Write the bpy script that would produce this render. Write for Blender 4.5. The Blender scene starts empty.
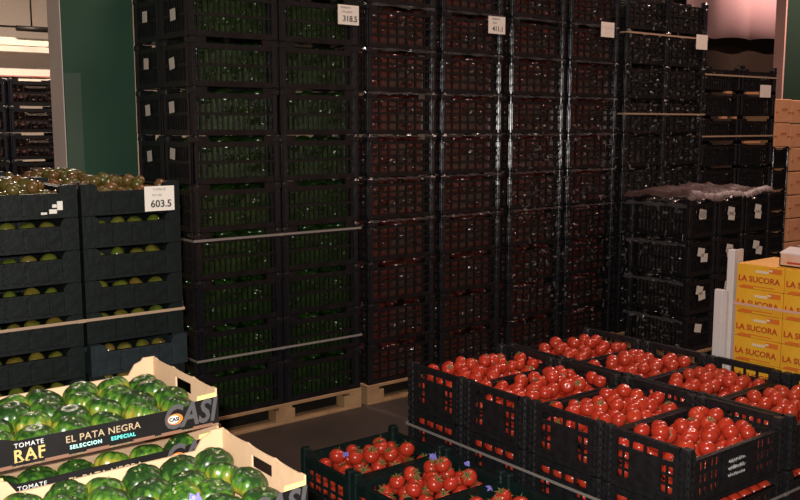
import bpy, math, random
from mathutils import Vector, Matrix, Euler
R = random.Random(7)
C = bpy.context.scene.collection
PI = math.pi
ORD = ['bottom layer', 'second layer up', 'third layer up', 'fourth layer up', 'fifth layer up', 'sixth layer up',
       'seventh layer up', 'eighth layer up', 'ninth layer up', 'tenth layer up', 'eleventh layer up', 'twelfth layer up', 'thirteenth layer up']

# ------------------------------------------------------------------ materials
def mat(name, col, rough=.5, metal=0., spec=.5, noise=0, nscale=8., col2=None, bump=0., bscale=40., coat=0., emit=None, emit_s=0., rnd=None, alpha=None, coords='Object'):
    m = bpy.data.materials.new(name); m.use_nodes = True
    nt = m.node_tree; b = nt.nodes['Principled BSDF']
    b.inputs['Roughness'].default_value = rough; b.inputs['Metallic'].default_value = metal
    b.inputs['Specular IOR Level'].default_value = spec; b.inputs['Coat Weight'].default_value = coat
    b.inputs['Base Color'].default_value = (*col, 1)
    tc = nt.nodes.new('ShaderNodeTexCoord')
    out = None
    if noise or col2:
        n = nt.nodes.new('ShaderNodeTexNoise'); n.inputs['Scale'].default_value = nscale; n.inputs['Detail'].default_value = 5
        nt.links.new(tc.outputs[coords], n.inputs['Vector'])
        r = nt.nodes.new('ShaderNodeValToRGB')
        r.color_ramp.elements[0].position = .35; r.color_ramp.elements[1].position = .68
        r.color_ramp.elements[0].color = (*col, 1); r.color_ramp.elements[1].color = (*(col2 or [c * (1 + noise) for c in col]), 1)
        nt.links.new(n.outputs['Fac'], r.inputs['Fac']); out = r.outputs['Color']
    if rnd:
        oi = nt.nodes.new('ShaderNodeObjectInfo'); rr = nt.nodes.new('ShaderNodeValToRGB')
        els = rr.color_ramp.elements
        while len(els) < len(rnd): els.new(.5)
        for i, c in enumerate(rnd): els[i].position = i / (len(rnd) - 1); els[i].color = (*c, 1)
        nt.links.new(oi.outputs['Random'], rr.inputs['Fac'])
        if out is None: out = rr.outputs['Color']
        else:
            mx = nt.nodes.new('ShaderNodeMixRGB'); mx.inputs['Fac'].default_value = .55
            nt.links.new(out, mx.inputs['Color1']); nt.links.new(rr.outputs['Color'], mx.inputs['Color2']); out = mx.outputs['Color']
    if out is not None: nt.links.new(out, b.inputs['Base Color'])
    if bump:
        n = nt.nodes.new('ShaderNodeTexNoise'); n.inputs['Scale'].default_value = bscale; n.inputs['Detail'].default_value = 3
        nt.links.new(tc.outputs[coords], n.inputs['Vector'])
        bp = nt.nodes.new('ShaderNodeBump'); bp.inputs['Strength'].default_value = bump; bp.inputs['Distance'].default_value = .01
        nt.links.new(n.outputs['Fac'], bp.inputs['Height']); nt.links.new(bp.outputs['Normal'], b.inputs['Normal'])
    if emit: b.inputs['Emission Color'].default_value = (*emit, 1); b.inputs['Emission Strength'].default_value = emit_s
    if alpha is not None: b.inputs['Alpha'].default_value = alpha
    return m

BLACK = mat('black_plastic', (.0085, .0085, .0095), .42, spec=.4, noise=.8, nscale=30, bump=.25, bscale=60)
WBLACK = mat('wall_crate_plastic', (.0062, .0058, .0062), .33, spec=.4, noise=.9, nscale=22, bump=.35, bscale=35)
POSTM = mat('crate_post_plastic', (.0075, .0078, .0105), .22, spec=.6, noise=.6, nscale=20, bump=.4, bscale=18)
TRAYM = mat('dark_green_tray_plastic', (.0032, .0060, .0060), .5, spec=.25, noise=.6, nscale=25, bump=.2)
TRAYB = mat('blue_grey_tray_plastic', (.010, .016, .019), .5, spec=.3, noise=.5, nscale=25, bump=.2)
FGREEN = mat('deep_green_crate_plastic', (.004, .012, .011), .35, noise=.6, nscale=25, bump=.2)
TOM = mat('red_tomato_skin', (.50, .038, .017), .27, spec=.5, col2=(.44, .044, .018), nscale=9, coat=.15, rnd=[(.50, .034, .015), (.42, .028, .014), (.54, .054, .018)])
TOMS = mat('red_tomato_skin_mass', (.47, .036, .016), .28, spec=.5, col2=(.40, .042, .018), nscale=14, coat=.2)
CALYX = mat('tomato_calyx_green', (.10, .13, .035), .6, noise=.5, nscale=60)
WOOD = mat('pallet_wood', (.42, .26, .13), .75, col2=(.30, .17, .08), nscale=6, bump=.3, bscale=25)
CARD = mat('tan_carton_board', (.53, .355, .22), .8, col2=(.48, .32, .185), nscale=5, bump=.08, bscale=50)
CARDIN = mat('yellowish_carton_edge', (.62, .50, .18), .8)
PRINT = mat('black_carton_print', (.0055, .0048, .005), .55, spec=.15, noise=.6, nscale=12)
BROWNFOLD = mat('brown_fold_print', (.16, .075, .045), .7)
GOLD = mat('gold_lettering', (.42, .31, .11), .5)
BEIGEL = mat('beige_lettering', (.36, .27, .16), .55)
WHITEL = mat('white_lettering', (.50, .50, .49), .5)
TEALW = mat('pale_teal_lettering', (.34, .60, .58), .5)
TEALL = mat('teal_lettering', (.10, .55, .52), .5)
GREYL = mat('grey_lettering', (.055, .052, .055), .5)
REDL = mat('red_lettering', (.42, .045, .012), .6)
DARKL = mat('dark_lettering', (.03, .03, .035), .6)
FAINT = mat('faint_lettering', (.33, .28, .25), .7)
PAPER = mat('white_card_paper', (.80, .74, .66), .7)
LABELP = mat('small_label_paper', (.78, .74, .66), .6)
YELLOW = mat('yellow_printed_carton', (.72, .33, .012), .6, col2=(.74, .40, .02), nscale=9)
ORANGE = mat('orange_print', (.62, .15, .012), .6)
TAPE = mat('clear_tape_glare', (.72, .58, .42), .3)
WHITEB = mat('white_board', (.66, .60, .58), .7, noise=-.12, nscale=5)
PINKBOX = mat('pale_pink_pack', (.62, .42, .34), .6, col2=(.60, .30, .14), nscale=7)
BROWNBOX = mat('brown_cardboard', (.62, .31, .15), .8, noise=.15, nscale=6)
STRAP = mat('tan_packing_strap', (.40, .28, .19), .4)
STRAPG = mat('grey_packing_strap', (.26, .23, .21), .4)
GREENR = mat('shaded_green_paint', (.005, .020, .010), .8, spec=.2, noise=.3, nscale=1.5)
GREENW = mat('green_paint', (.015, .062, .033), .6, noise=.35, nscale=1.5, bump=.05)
GREENG = mat('grey_green_paint', (.06, .10, .07), .6, noise=.2, nscale=2)
PALEP = mat('pale_pillar_edge', (.72, .64, .60), .7, noise=.1, nscale=3)
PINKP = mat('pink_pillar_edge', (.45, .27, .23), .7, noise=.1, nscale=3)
CONC = mat('concrete_floor_stain', (.034, .026, .021), .6, col2=(.058, .043, .034), nscale=2.2, bump=.15, bscale=12, coords='Object')
WALLM = mat('beige_wall_paint', (.80, .66, .54), .8, noise=.08, nscale=1.5)
BROWNW = mat('shaded_brown_wall', (.022, .015, .010), .9, spec=.1, noise=.2, nscale=1.5)  # brown taken nearly black: the shadow below the hanging sheet is in this colour
PINKW = mat('pink_tarpaulin', (.78, .50, .50), .8, noise=.06, nscale=2)
CEIL = mat('ceiling_paint', (.45, .40, .35), .9, noise=.1, nscale=1)
DARKPIPE = mat('dark_pipe_metal', (.03, .025, .022), .5, metal=.6)
LIGHTB = mat('pale_lit_beam', (.80, .72, .55), .7, noise=.06, nscale=3)  # pale colour stands in for the bright strip of light in the bay
PURPLE = mat('violet_tissue', (.22, .20, .62), .6)
FILM = mat('wrinkled_stretch_film', (.55, .50, .50), .16, spec=.9, bump=1., bscale=40, alpha=.10)
GLINTM = mat('wrap_glints', (.22, .20, .20), .2, spec=.9, bump=.5, bscale=40, alpha=.4)  # for flecks added over the crates as glints on the wrap
FILMTOP = mat('dusty_cover_film', (.10, .062, .055), .5, spec=.4, bump=.7, bscale=22, alpha=.6)
GPEP = mat('green_pepper_skin', (.008, .024, .005), .22, spec=.6, col2=(.020, .054, .008), nscale=12, coat=.2, bump=.3, bscale=30)
RPEP = mat('red_pepper_skin', (.085, .015, .011), .2, spec=.7, col2=(.050, .034, .027), nscale=6, coat=.3, bump=.3, bscale=25)
DPEP = mat('dusky_aubergine_skin', (.045, .034, .032), .13, spec=1., col2=(.016, .018, .014), nscale=9, coat=.6, bump=.9, bscale=45)
METL = mat('fixture_white_metal', (.7, .7, .68), .5)
LAMPM = mat('lamp_diffuser', (.9, .85, .75), .5, emit=(1, .85, .7), emit_s=1.0)

def raf_material(name, dark, mid, light):
    m = bpy.data.materials.new(name); m.use_nodes = True
    nt = m.node_tree; b = nt.nodes['Principled BSDF']
    b.inputs['Roughness'].default_value = .33; b.inputs['Specular IOR Level'].default_value = .45; b.inputs['Coat Weight'].default_value = .08
    tc = nt.nodes.new('ShaderNodeTexCoord'); sp = nt.nodes.new('ShaderNodeSeparateXYZ'); nt.links.new(tc.outputs['Generated'], sp.inputs[0])
    n = nt.nodes.new('ShaderNodeTexNoise'); n.inputs['Scale'].default_value = 3.2; n.inputs['Detail'].default_value = 6; nt.links.new(tc.outputs['Generated'], n.inputs['Vector'])
    oi = nt.nodes.new('ShaderNodeObjectInfo')
    ma = nt.nodes.new('ShaderNodeMath'); ma.operation = 'MULTIPLY_ADD'; ma.inputs[1].default_value = .9; nt.links.new(n.outputs['Fac'], ma.inputs[0]); nt.links.new(sp.outputs['Z'], ma.inputs[2])
    mb = nt.nodes.new('ShaderNodeMath'); mb.operation = 'MULTIPLY_ADD'; mb.inputs[1].default_value = .38; nt.links.new(oi.outputs['Random'], mb.inputs[0]); nt.links.new(ma.outputs[0], mb.inputs[2])
    rr = nt.nodes.new('ShaderNodeValToRGB'); e = rr.color_ramp.elements
    e[0].position = .52; e[0].color = (*light, 1); e[1].position = 1.45 / 1.9 + .18; e[1].color = (*dark, 1)
    x = e.new(.72); x.color = (*mid, 1)
    dv = nt.nodes.new('ShaderNodeMath'); dv.operation = 'DIVIDE'; dv.inputs[1].default_value = 1.75; nt.links.new(mb.outputs[0], dv.inputs[0])
    wv = nt.nodes.new('ShaderNodeTexNoise'); wv.inputs['Scale'].default_value = 9; wv.inputs['Detail'].default_value = 4
    mp = nt.nodes.new('ShaderNodeMapping'); mp.inputs['Scale'].default_value = (1, 1, .22); nt.links.new(tc.outputs['Generated'], mp.inputs['Vector']); nt.links.new(mp.outputs['Vector'], wv.inputs['Vector'])
    ad = nt.nodes.new('ShaderNodeMath'); ad.operation = 'MULTIPLY_ADD'; ad.inputs[1].default_value = .75; ad.inputs[2].default_value = -.37
    nt.links.new(wv.outputs['Fac'], ad.inputs[0]); a2 = nt.nodes.new('ShaderNodeMath'); a2.operation = 'ADD'; nt.links.new(ad.outputs[0], a2.inputs[0]); nt.links.new(dv.outputs[0], a2.inputs[1])
    nt.links.new(a2.outputs[0], rr.inputs['Fac']); nt.links.new(rr.outputs['Color'], b.inputs['Base Color'])
    return m
RAF = raf_material('ribbed_green_tomato_skin', (.009, .032, .006), (.045, .120, .011), (.20, .17, .02))
GTOM = mat('turning_tomato_skin', (.075, .075, .014), .28, spec=.5, col2=(.13, .055, .02), nscale=10, coat=.1, rnd=[(.05, .075, .01), (.10, .085, .02), (.17, .055, .022), (.06, .075, .012), (.20, .05, .025)])
GTOMF = mat('green_turning_tomato_skin', (.08, .105, .012), .24, spec=.6, col2=(.13, .10, .018), nscale=10, coat=.2, rnd=[(.06, .10, .010), (.12, .115, .018), (.15, .075, .018), (.07, .10, .012)])

# ------------------------------------------------------------------ mesh building
class MB:
    def __init__(s): s.v = []; s.f = []; s.sm = []
    def add(s, vs, fs, smooth=False):
        o = len(s.v); s.v += [tuple(v) for v in vs]; s.f += [tuple(i + o for i in f) for f in fs]; s.sm += [smooth] * len(fs); return s
    def box(s, a, b):
        x0, x1 = sorted((a[0], b[0])); y0, y1 = sorted((a[1], b[1])); z0, z1 = sorted((a[2], b[2]))
        return s.add([(x0, y0, z0), (x1, y0, z0), (x1, y1, z0), (x0, y1, z0), (x0, y0, z1), (x1, y0, z1), (x1, y1, z1), (x0, y1, z1)],
                     [(0, 3, 2, 1), (4, 5, 6, 7), (0, 1, 5, 4), (1, 2, 6, 5), (2, 3, 7, 6), (3, 0, 4, 7)])
    def cbox(s, a, b, c=.004):
        # box with chamfered vertical and top edges
        x0, x1 = sorted((a[0], b[0])); y0, y1 = sorted((a[1], b[1])); z0, z1 = sorted((a[2], b[2]))
        def ring(e, z): 
            k = c + e
            return [(x0 + k, y0 + e, z), (x1 - k, y0 + e, z), (x1 - e, y0 + k, z), (x1 - e, y1 - k, z), (x1 - k, y1 - e, z), (x0 + k, y1 - e, z), (x0 + e, y1 - k, z), (x0 + e, y0 + k, z)]
        rs = [ring(c * .6, z0), ring(0, z0 + c), ring(0, z1 - c), ring(c * .6, z1)]
        vs = sum(rs, []); fs = [tuple(range(7, -1, -1)), tuple(range(24, 32))]
        for r in range(3):
            for i in range(8): fs.append((r * 8 + i, r * 8 + (i + 1) % 8, r * 8 + 8 + (i + 1) % 8, r * 8 + 8 + i))
        return s.add(vs, fs)
    def prism(s, pts, axis, a, b):
        # polygon pts (2d, ccw) extruded along axis from a to b
        def p3(p, t): return {'x': (t, p[0], p[1]), 'y': (p[0], t, p[1]), 'z': (p[0], p[1], t)}[axis]
        n = len(pts); vs = [p3(p, a) for p in pts] + [p3(p, b) for p in pts]
        fs = [tuple(range(n - 1, -1, -1)), tuple(range(n, 2 * n))] + [(i, (i + 1) % n, n + (i + 1) % n, n + i) for i in range(n)]
        return s.add(vs, fs)
    def blob(s, c, r, seg=8, ring=6, rot=None, pinch=0):
        vs = []; fs = []
        M = rot.to_matrix() if rot else None
        for j in range(ring + 1):
            th = PI * j / ring
            for i in range(seg):
                ph = 2 * PI * i / seg
                k = 1 + pinch * math.cos(3 * ph)
                p = Vector((r[0] * math.sin(th) * math.cos(ph) * k, r[1] * math.sin(th) * math.sin(ph) * k, r[2] * math.cos(th)))
                if M: p = M @ p
                vs.append((p.x + c[0], p.y + c[1], p.z + c[2]))
        for j in range(ring):
            for i in range(seg):
                fs.append((j * seg + i, (j + 1) * seg + i, (j + 1) * seg + (i + 1) % seg, j * seg + (i + 1) % seg))
        return s.add(vs, fs, True)
    def tube(s, pts, r, seg=6):
        vs = []; fs = []; pts = [Vector(p) for p in pts]
        for k, p in enumerate(pts):
            d = (pts[min(k + 1, len(pts) - 1)] - pts[max(k - 1, 0)]).normalized()
            u = d.cross(Vector((0, 0, 1)) if abs(d.z) < .9 else Vector((1, 0, 0))).normalized(); w = d.cross(u)
            rr = r[k] if isinstance(r, (list, tuple)) else r
            for i in range(seg): a = 2 * PI * i / seg; vs.append(tuple(p + (u * math.cos(a) + w * math.sin(a)) * rr))
        for k in range(len(pts) - 1):
            for i in range(seg): fs.append((k * seg + i, k * seg + (i + 1) % seg, (k + 1) * seg + (i + 1) % seg, (k + 1) * seg + i))
        fs.append(tuple(range(seg - 1, -1, -1))); fs.append(tuple(range((len(pts) - 1) * seg, len(pts) * seg)))
        return s.add(vs, fs, True)
    def panel(s, W, Hh, t, holes, fn):
        # flat panel W x Hh x t pierced by rectangles (u0,v0,u1,v1); fn maps (u, w, v) to space
        us = sorted({0, W} | {round(x, 5) for h in holes for x in (h[0], h[2])}); vs = sorted({0, Hh} | {round(x, 5) for h in holes for x in (h[1], h[3])})
        us = [u for u in us if 0 <= u <= W]; vs = [v for v in vs if 0 <= v <= Hh]
        for a, b in zip(vs, vs[1:]):
            vm = (a + b) / 2; start = None
            for i in range(len(us)):
                solid = i < len(us) - 1 and not any(h[0] < (us[i] + us[i + 1]) / 2 < h[2] and h[1] < vm < h[3] for h in holes)
                if solid and start is None: start = us[i]
                if not solid and start is not None:
                    s.box(fn(start, 0, a), fn(us[i], t, b)); start = None
        return s
    def mesh(s, name, m):
        me = bpy.data.meshes.new(name); me.from_pydata(s.v, [], s.f); me.materials.append(m)
        me.polygons.foreach_set('use_smooth', s.sm); me.update(); return me
    def obj(s, name, m, parent=None): return link(name, s.mesh(name, m), parent)

def link(name, me, parent=None):
    o = bpy.data.objects.new(name, me); C.objects.link(o); o.parent = parent; return o
def empty(name, loc=(0, 0, 0), rz=0):
    o = bpy.data.objects.new(name, None); C.objects.link(o); o.location = loc; o.rotation_euler.z = rz; o.empty_display_size = .05; return o
def tag(o, label, cat, group=None, kind=None):
    o['label'] = label; o['category'] = cat
    if group: o['group'] = group
    if kind: o['kind'] = kind
    return o
def structure(o): o['kind'] = 'structure'; return o
def copy_thing(src, loc, rz=0.):
    r = src.copy(); C.objects.link(r); r.location = loc; r.rotation_euler = (0, 0, rz)
    for k in ('label', 'category', 'group', 'kind'):
        if k in r: del r[k]
    for ch in list(src.children):
        c = ch.copy(); C.objects.link(c); c.parent = r
        for g in ch.children:
            d = g.copy(); C.objects.link(d); d.parent = c
    return r
def text_obj(name, body, size, m, parent, loc, face='-y', shear=0., align='CENTER', ext=.0008, bold=0., sx=1., space=1.):
    cu = bpy.data.curves.new(name, 'FONT'); cu.body = body; cu.size = size; cu.align_x = align; cu.align_y = 'CENTER'
    cu.shear = shear; cu.extrude = ext; cu.offset = bold; cu.space_character = space; cu.resolution_u = 3
    tmp = bpy.data.objects.new(name + '_tmp', cu); C.objects.link(tmp)
    dg = bpy.context.evaluated_depsgraph_get(); me = bpy.data.meshes.new_from_object(tmp.evaluated_get(dg)); bpy.data.objects.remove(tmp)
    me.materials.clear(); me.materials.append(m); me.name = name
    o = link(name, me, parent); o.location = loc; o.scale = (sx, 1, 1)
    o.rotation_euler = {'-y': (PI / 2, 0, 0), '-x': (PI / 2, 0, -PI / 2), '+z': (0, 0, 0)}[face]
    return o

# ------------------------------------------------------------------ camera
cam_d = bpy.data.cameras.new('camera'); cam = bpy.data.objects.new('camera', cam_d); C.objects.link(cam)
F = 930.; PITCH = math.atan(125 / F); PSI = math.radians(38)
cam_d.sensor_width = 36; cam_d.lens = 36 * F / 800; cam_d.clip_start = .05; cam_d.clip_end = 100
cam.location = (0, 0, 1.94); cam.rotation_euler = (PI / 2 - PITCH, 0, -PSI)
bpy.context.scene.camera = cam

# ------------------------------------------------------------------ the room
X0, X1, Y0, Y1, ZC = -4., 17., -3., 15., 5.2
structure(MB().box((X0, Y0, -.1), (X1, Y1, 0)).obj('floor', CONC))
structure(MB().box((X0, Y0, ZC), (X1, Y1, ZC + .1)).obj('ceiling', CEIL))
structure(MB().box((X0 - .1, Y0, 0), (X0, Y1, ZC)).obj('wall_left', WALLM))
structure(MB().box((X1, Y0, 0), (X1 + .1, Y1, ZC)).obj('wall_right', BROWNW))
structure(MB().box((X0, Y1, 0), (X1, Y1 + .1, ZC)).obj('wall_back', WALLM))
structure(MB().box((X0, Y0 - .1, 0), (X1, Y0, ZC)).obj('wall_front', WALLM))
# wide pillar on the left: green front, pale near-side face
pl = structure(MB().box((2.01, 6.05, 0), (2.484, 6.29, ZC)).obj('wall_pillar', GREENW))
structure(MB().box((2.005, 6.05, 0), (2.01, 6.29, ZC)).obj('trim_1', PALEP))
structure(MB().box((2.015, 6.045, 0), (2.12, 6.05, 2.27)).obj('trim_2', GREENG))
# pillar on the right
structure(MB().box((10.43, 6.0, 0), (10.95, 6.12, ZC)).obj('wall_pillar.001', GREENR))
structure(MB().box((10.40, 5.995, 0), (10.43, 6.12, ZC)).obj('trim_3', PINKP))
# partition behind the dark stacks with a hanging pink sheet
structure(MB().box((7.6, 7.15, 0), (X1, 7.25, ZC)).obj('wall_partition', BROWNW))
pk = MB(); n = 40
vs = []; 
for j in range(2):
    for i in range(n + 1):
        x = 9.9 + 2.4 * i / n
        zb = 3.005 + .025 * abs(math.sin(x * 3.9)) + (x - 10.3) * .04
        vs.append((x, 6.98 + .02 * math.sin(x * 7.8), zb if j == 0 else 4.6))
pk.add(vs, [(i, i + 1, n + 2 + i, n + 1 + i) for i in range(n)], True)
o = pk.obj('hanging_sheet', PINKW); o.modifiers.new('thick', 'SOLIDIFY').thickness = .012
tag(o, 'pale pink sheet with scalloped lower edge hanging above the dark stacks', 'sheet')
# left bay: beam coloured pale for its bright lit edge, pipe
structure(MB().box((1.4, 12.0, 2.905), (3.95, 12.12, 2.995)).obj('trim_4', LIGHTB))
structure(MB().box((1.4, 12.3, 2.48), (4.2, 12.4, 2.93)).obj('wall_bay', WALLM))
tag(MB().tube([(3.42, 11.9, 3.10), (3.86, 11.9, 3.10)], .034, 10).tube([(1.6, 11.9, 3.115), (3.42, 11.9, 3.115)], .012, 8).tube([(3.6, 11.9, 3.1), (3.6, 11.9, ZC)], .01, 6).tube([(2., 11.9, 3.1), (2., 11.9, ZC)], .01, 6).obj('ceiling_pipe', DARKPIPE),
    'thin dark pipe hung above the pale beam beyond the left pillar', 'pipe')

# ------------------------------------------------------------------ pallets
def make_pallet(lx, ly):
    t = empty('wooden_pallet')
    bd = MB()
    for i in range(5):
        y = (ly - .1) * i / 4; bd.cbox((0, y, .118), (lx, y + .1, .140), .003)
    bd.obj('deck_board', WOOD, t)
    st = MB()
    for x in (0, lx / 2 - .05, lx - .1): st.cbox((x, 0, .098), (x + .1, ly, .118), .002)
    st.obj('stringer_board', WOOD, t)
    for x in (0, lx / 2 - .072, lx - .145):
        for y in (0, ly / 2 - .05, ly - .1): MB().cbox((x, y, .022), (x + .145, y + .1, .098), .003).obj('block', WOOD, t)
    sk = MB()
    for y in (0, ly / 2 - .05, ly - .1): sk.cbox((0, y, 0), (lx, y + .1, .022), .003)
    sk.obj('skid_board', WOOD, t)
    return t
YW = 5.09
pal = make_pallet(1.22, .8); pal.location = (2.42, YW, 0)
tag(pal, 'wooden pallet under the green pepper stack', 'pallet', 'wooden pallets')
for x, lab in ((3.69, 'wooden pallet under the nearer red pepper stack'), (5.03, 'wooden pallet under the farther red pepper stack'),
               (6.37, 'wooden pallet under the tall dark stack right of red peppers'), (7.51, 'wooden pallet under the lower shallow crate stack by right pillar')):
    tag(copy_thing(pal, (x, YW, 0)), lab, 'pallet', 'wooden pallets')

# ------------------------------------------------------------------ slatted wall crates
def make_crate(name, lx, ly, h, m, nl, ns, dip=.035, rows=((.12, .42), (.48, .77)), dipw=.62, bar=.009):
    """Crate with slatted long panels (-y,+y), slatted end panels and four posts."""
    t = empty(name); p = .046; g = .003
    def slits(W, n):
        hs = []; u0, u1 = p * .6, W - p * .6; st = (u1 - u0) / n
        for i in range(n):
            a, b = u0 + i * st + bar / 2, u0 + (i + 1) * st - bar / 2
            hs += [(a, h * v0, b, h * v1) for v0, v1 in rows]
        hs.append((W * (1 - dipw) / 2, h - dip, W * (1 + dipw) / 2, h)); return hs
    W = lx - 2 * g
    a = MB().panel(W, h, .012, slits(W, nl), lambda u, w, v: (g + u, g + w + .006, v)).mesh('side_panel', m)
    b = MB().panel(W, h, .012, slits(W, nl), lambda u, w, v: (g + u, ly - g - w - .006, v)).mesh('side_panel', m)
    link('side_panel', a, t); link('side_panel', b, t)
    W2 = ly - 2 * g
    a = MB().panel(W2, h, .012, slits(W2, ns), lambda u, w, v: (g + w + .006, g + u, v)).mesh('end_panel', m)
    b = MB().panel(W2, h, .012, slits(W2, ns), lambda u, w, v: (lx - g - w - .006, g + u, v)).mesh('end_panel', m)
    link('end_panel', a, t); link('end_panel', b, t)
    MB().box((.012, .012, .004), (lx - .012, ly - .012, .012)).obj('base', m, t)
    po = MB().cbox((0, 0, .0), (p, p, h + .002), .006)
    po.cbox((-.002, -.002, h * .86), (p + .002, p + .002, h * .97), .004); po.cbox((.014, -.002, h * .08), (.030, p + .002, h * .80), .003); po.cbox((-.002, .014, h * .08), (p + .002, .030, h * .80), .003)
    pm = po.mesh('corner_post', POSTM)
    for x, y in ((g, g), (lx - p - g, g), (g, ly - p - g), (lx - p - g, ly - p - g)):
        o = link('corner_post', pm, t); o.location = (x, y, 0)
    return t
def fill_mesh(name, lx, ly, h, m, n, rr, seed, elong=1.6):
    q = random.Random(seed); b = MB()
    for i in range(n):
        e = i % 3
        r = rr * q.uniform(.8, 1.15); L = r * elong * q.uniform(.8, 1.2)
        L = min(L, .075)
        if e == 0: x, y = q.uniform(.075, lx - .075), q.uniform(.065, .085)
        elif e == 1: x, y = q.uniform(.065, .085), q.uniform(.075, ly - .075)
        else: x, y = q.uniform(.08, lx - .08), q.uniform(.08, ly - .08)
        z = q.uniform(.05, h - .045) if e < 2 else h - q.uniform(.035, .05)
        rot = Euler((PI / 2 + q.uniform(-.4, .4), q.uniform(-.5, .5), q.uniform(0, PI))) if e < 2 else Euler((PI / 2 + q.uniform(-.2, .2), 0, q.uniform(0, PI)))
        b.blob((x, y, z), (r * .8, r * .8, L), 8, 6, rot, .08)
    b.box((.06, .06, .016), (lx - .06, ly - .06, h - .07))
    return b.mesh(name, m)

HC = .2895; LX, LY = .608, .40
proto = make_crate('pepper_crate', LX, LY, HC - .003, WBLACK, 15, 10)
proto_red = make_crate('pepper_crate', LX, LY, HC - .003, WBLACK, 7, 5, rows=((.10, .26), (.31, .47), (.52, .62), (.66, .78)), dip=.045, dipw=.7, bar=.012)
FILLS = {k: [fill_mesh(k + '_fill', LX, LY, HC, m, 66, r, s) for s in (1, 2, 3)] for k, m, r in (('green_peppers', GPEP, .030), ('red_peppers', RPEP, .032), ('dark_aubergines', DPEP, .032))}
lab_me = MB().box((-.0008, -.036, -.034), (0, .036, .034)).mesh('paper_label', LABELP)
lab_me_y = MB().box((-.024, -.0008, -.033), (.024, 0, .033)).mesh('paper_label', LABELP)
first = []
def wall_crate(x, y, z, veg, where, ly_, lab=None, film=None):
    src = proto if veg == 'green_peppers' else proto_red
    if src not in first: c = src; first.append(src); c.location = (x, y, z)
    else: c = copy_thing(src, (x, y, z), 0)
    c.rotation_euler.z = R.uniform(-.004, .004)
    what = {'green_peppers': 'green peppers', 'red_peppers': 'red peppers', 'dark_aubergines': 'dark produce'}[veg]
    tag(c, 'black slatted crate of %s, %s in %s' % (what, ly_, where), 'crate', 'crates of the tall produce wall')
    if lab:
        o = link('paper_label', lab_me, c); o.location = (-.0035, lab[0], lab[1]); o.rotation_euler.x = R.uniform(-.12, .12); o['label'] = 'small white paper label'
    f = link(veg, R.choice(FILLS[veg]), None); f.location = (x, y, z + .003)
    f['kind'] = 'stuff'; tag(f, '%s filling the %s crate in %s' % (what, ly_, where), 'peppers' if 'pepp' in veg else 'vegetables', 'produce inside the tall wall of crates')
    return c
GX = [2.42, 3.03]; RX = [3.70, 4.355, 5.04, 5.69]; BX = [6.38, 6.92]
wher = {0: 'front left column of green stack', 1: 'front right column of green stack'}
rwher = ['first red column', 'second red column', 'third red column', 'fourth red column']
NR = 10
for k in range(NR):
    z = .1405 + k * HC
    for i, x in enumerate(GX): wall_crate(x, YW, z, 'green_peppers', wher[i], ORD[k], (.20, .17) if i == 0 and k >= 4 and False else None)
    # rear column seen on the label side; labels on the ends
    wall_crate(GX[0], YW + .405, z, 'green_peppers', 'rear column of green stack', ORD[k], (.20, .155))
    for i, x in enumerate(RX): wall_crate(x, YW, z, 'red_peppers', rwher[i] + ' from left', ORD[k])
    for i, x in enumerate(BX): wall_crate(x, YW, z, 'dark_aubergines', ['left', 'right'][i] + ' column of tall dark stack', ORD[k])
# labels on the front-left green column's ends as well
for c in [o for o in C.objects if o.get('label', '').endswith('front left column of green stack') and o.get('category') == 'crate']:
    o = link('paper_label', lab_me, c); o.location = (-.0035, R.uniform(.19, .26), R.uniform(.11, .19)); o.rotation_euler.x = R.uniform(-.15, .15); o['label'] = 'small white paper label'

# lower shallow stack by the right pillar
HS = .236
shal = make_crate('shallow_crate', .6, .40, HS - .03, WBLACK, 14, 9, dip=.02)
shfill = fill_mesh('leafy_fill', .6, .4, HS - .035, DPEP, 40, .026, 9)
ff = True
for i, x in enumerate((7.52, 8.13)):
    for k in range(10):
        z = .1405 + k * HS + .03 * (k > 99)
        c = shal if ff else copy_thing(shal, (x, YW, z)); ff = False; c.location = (x, YW, z)
        tag(c, 'shallow black crate, %s in %s column of stack by right pillar' % (ORD[k], ['left', 'right'][i]), 'crate', 'shallow crates by the right pillar')
        f = link('dark_vegetables', shfill); f.location = (x, YW, z + .003); f['kind'] = 'stuff'
        tag(f, 'dark vegetables in %s shallow crate, %s column by right pillar' % (ORD[k], ['left', 'right'][i]), 'vegetables', 'produce in the shallow crates')
        if k < 9:
            sp = MB()
            for xx in (.004, .561):
                for yy in (.004, .361): sp.box((xx, yy, HS - .031), (xx + .035, yy + .035, HS))
            sp.obj('corner_lug', WBLACK, c)
for (x, k) in ((7.86, 8), (8.2, 8), (8.0, 7), (7.80, 7), (8.2, 6)):
    w = .28 if x > 8.1 else .09
    s_ = MB().box((x + .03, YW + .012, .1405 + (k + 1) * HS - .029), (x + .03 + w, YW + .05, .1405 + (k + 1) * HS - .008)).obj('carton_liner', BROWNBOX)
    tag(s_, 'tan carton liner edge showing above %s shallow crate, %s' % (ORD[k], 'wide strip' if w > .2 else ('left piece' if x < 7.9 and k == 8 or x < 7.85 else 'short piece')), 'liner', 'carton liners between shallow crates')

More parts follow.
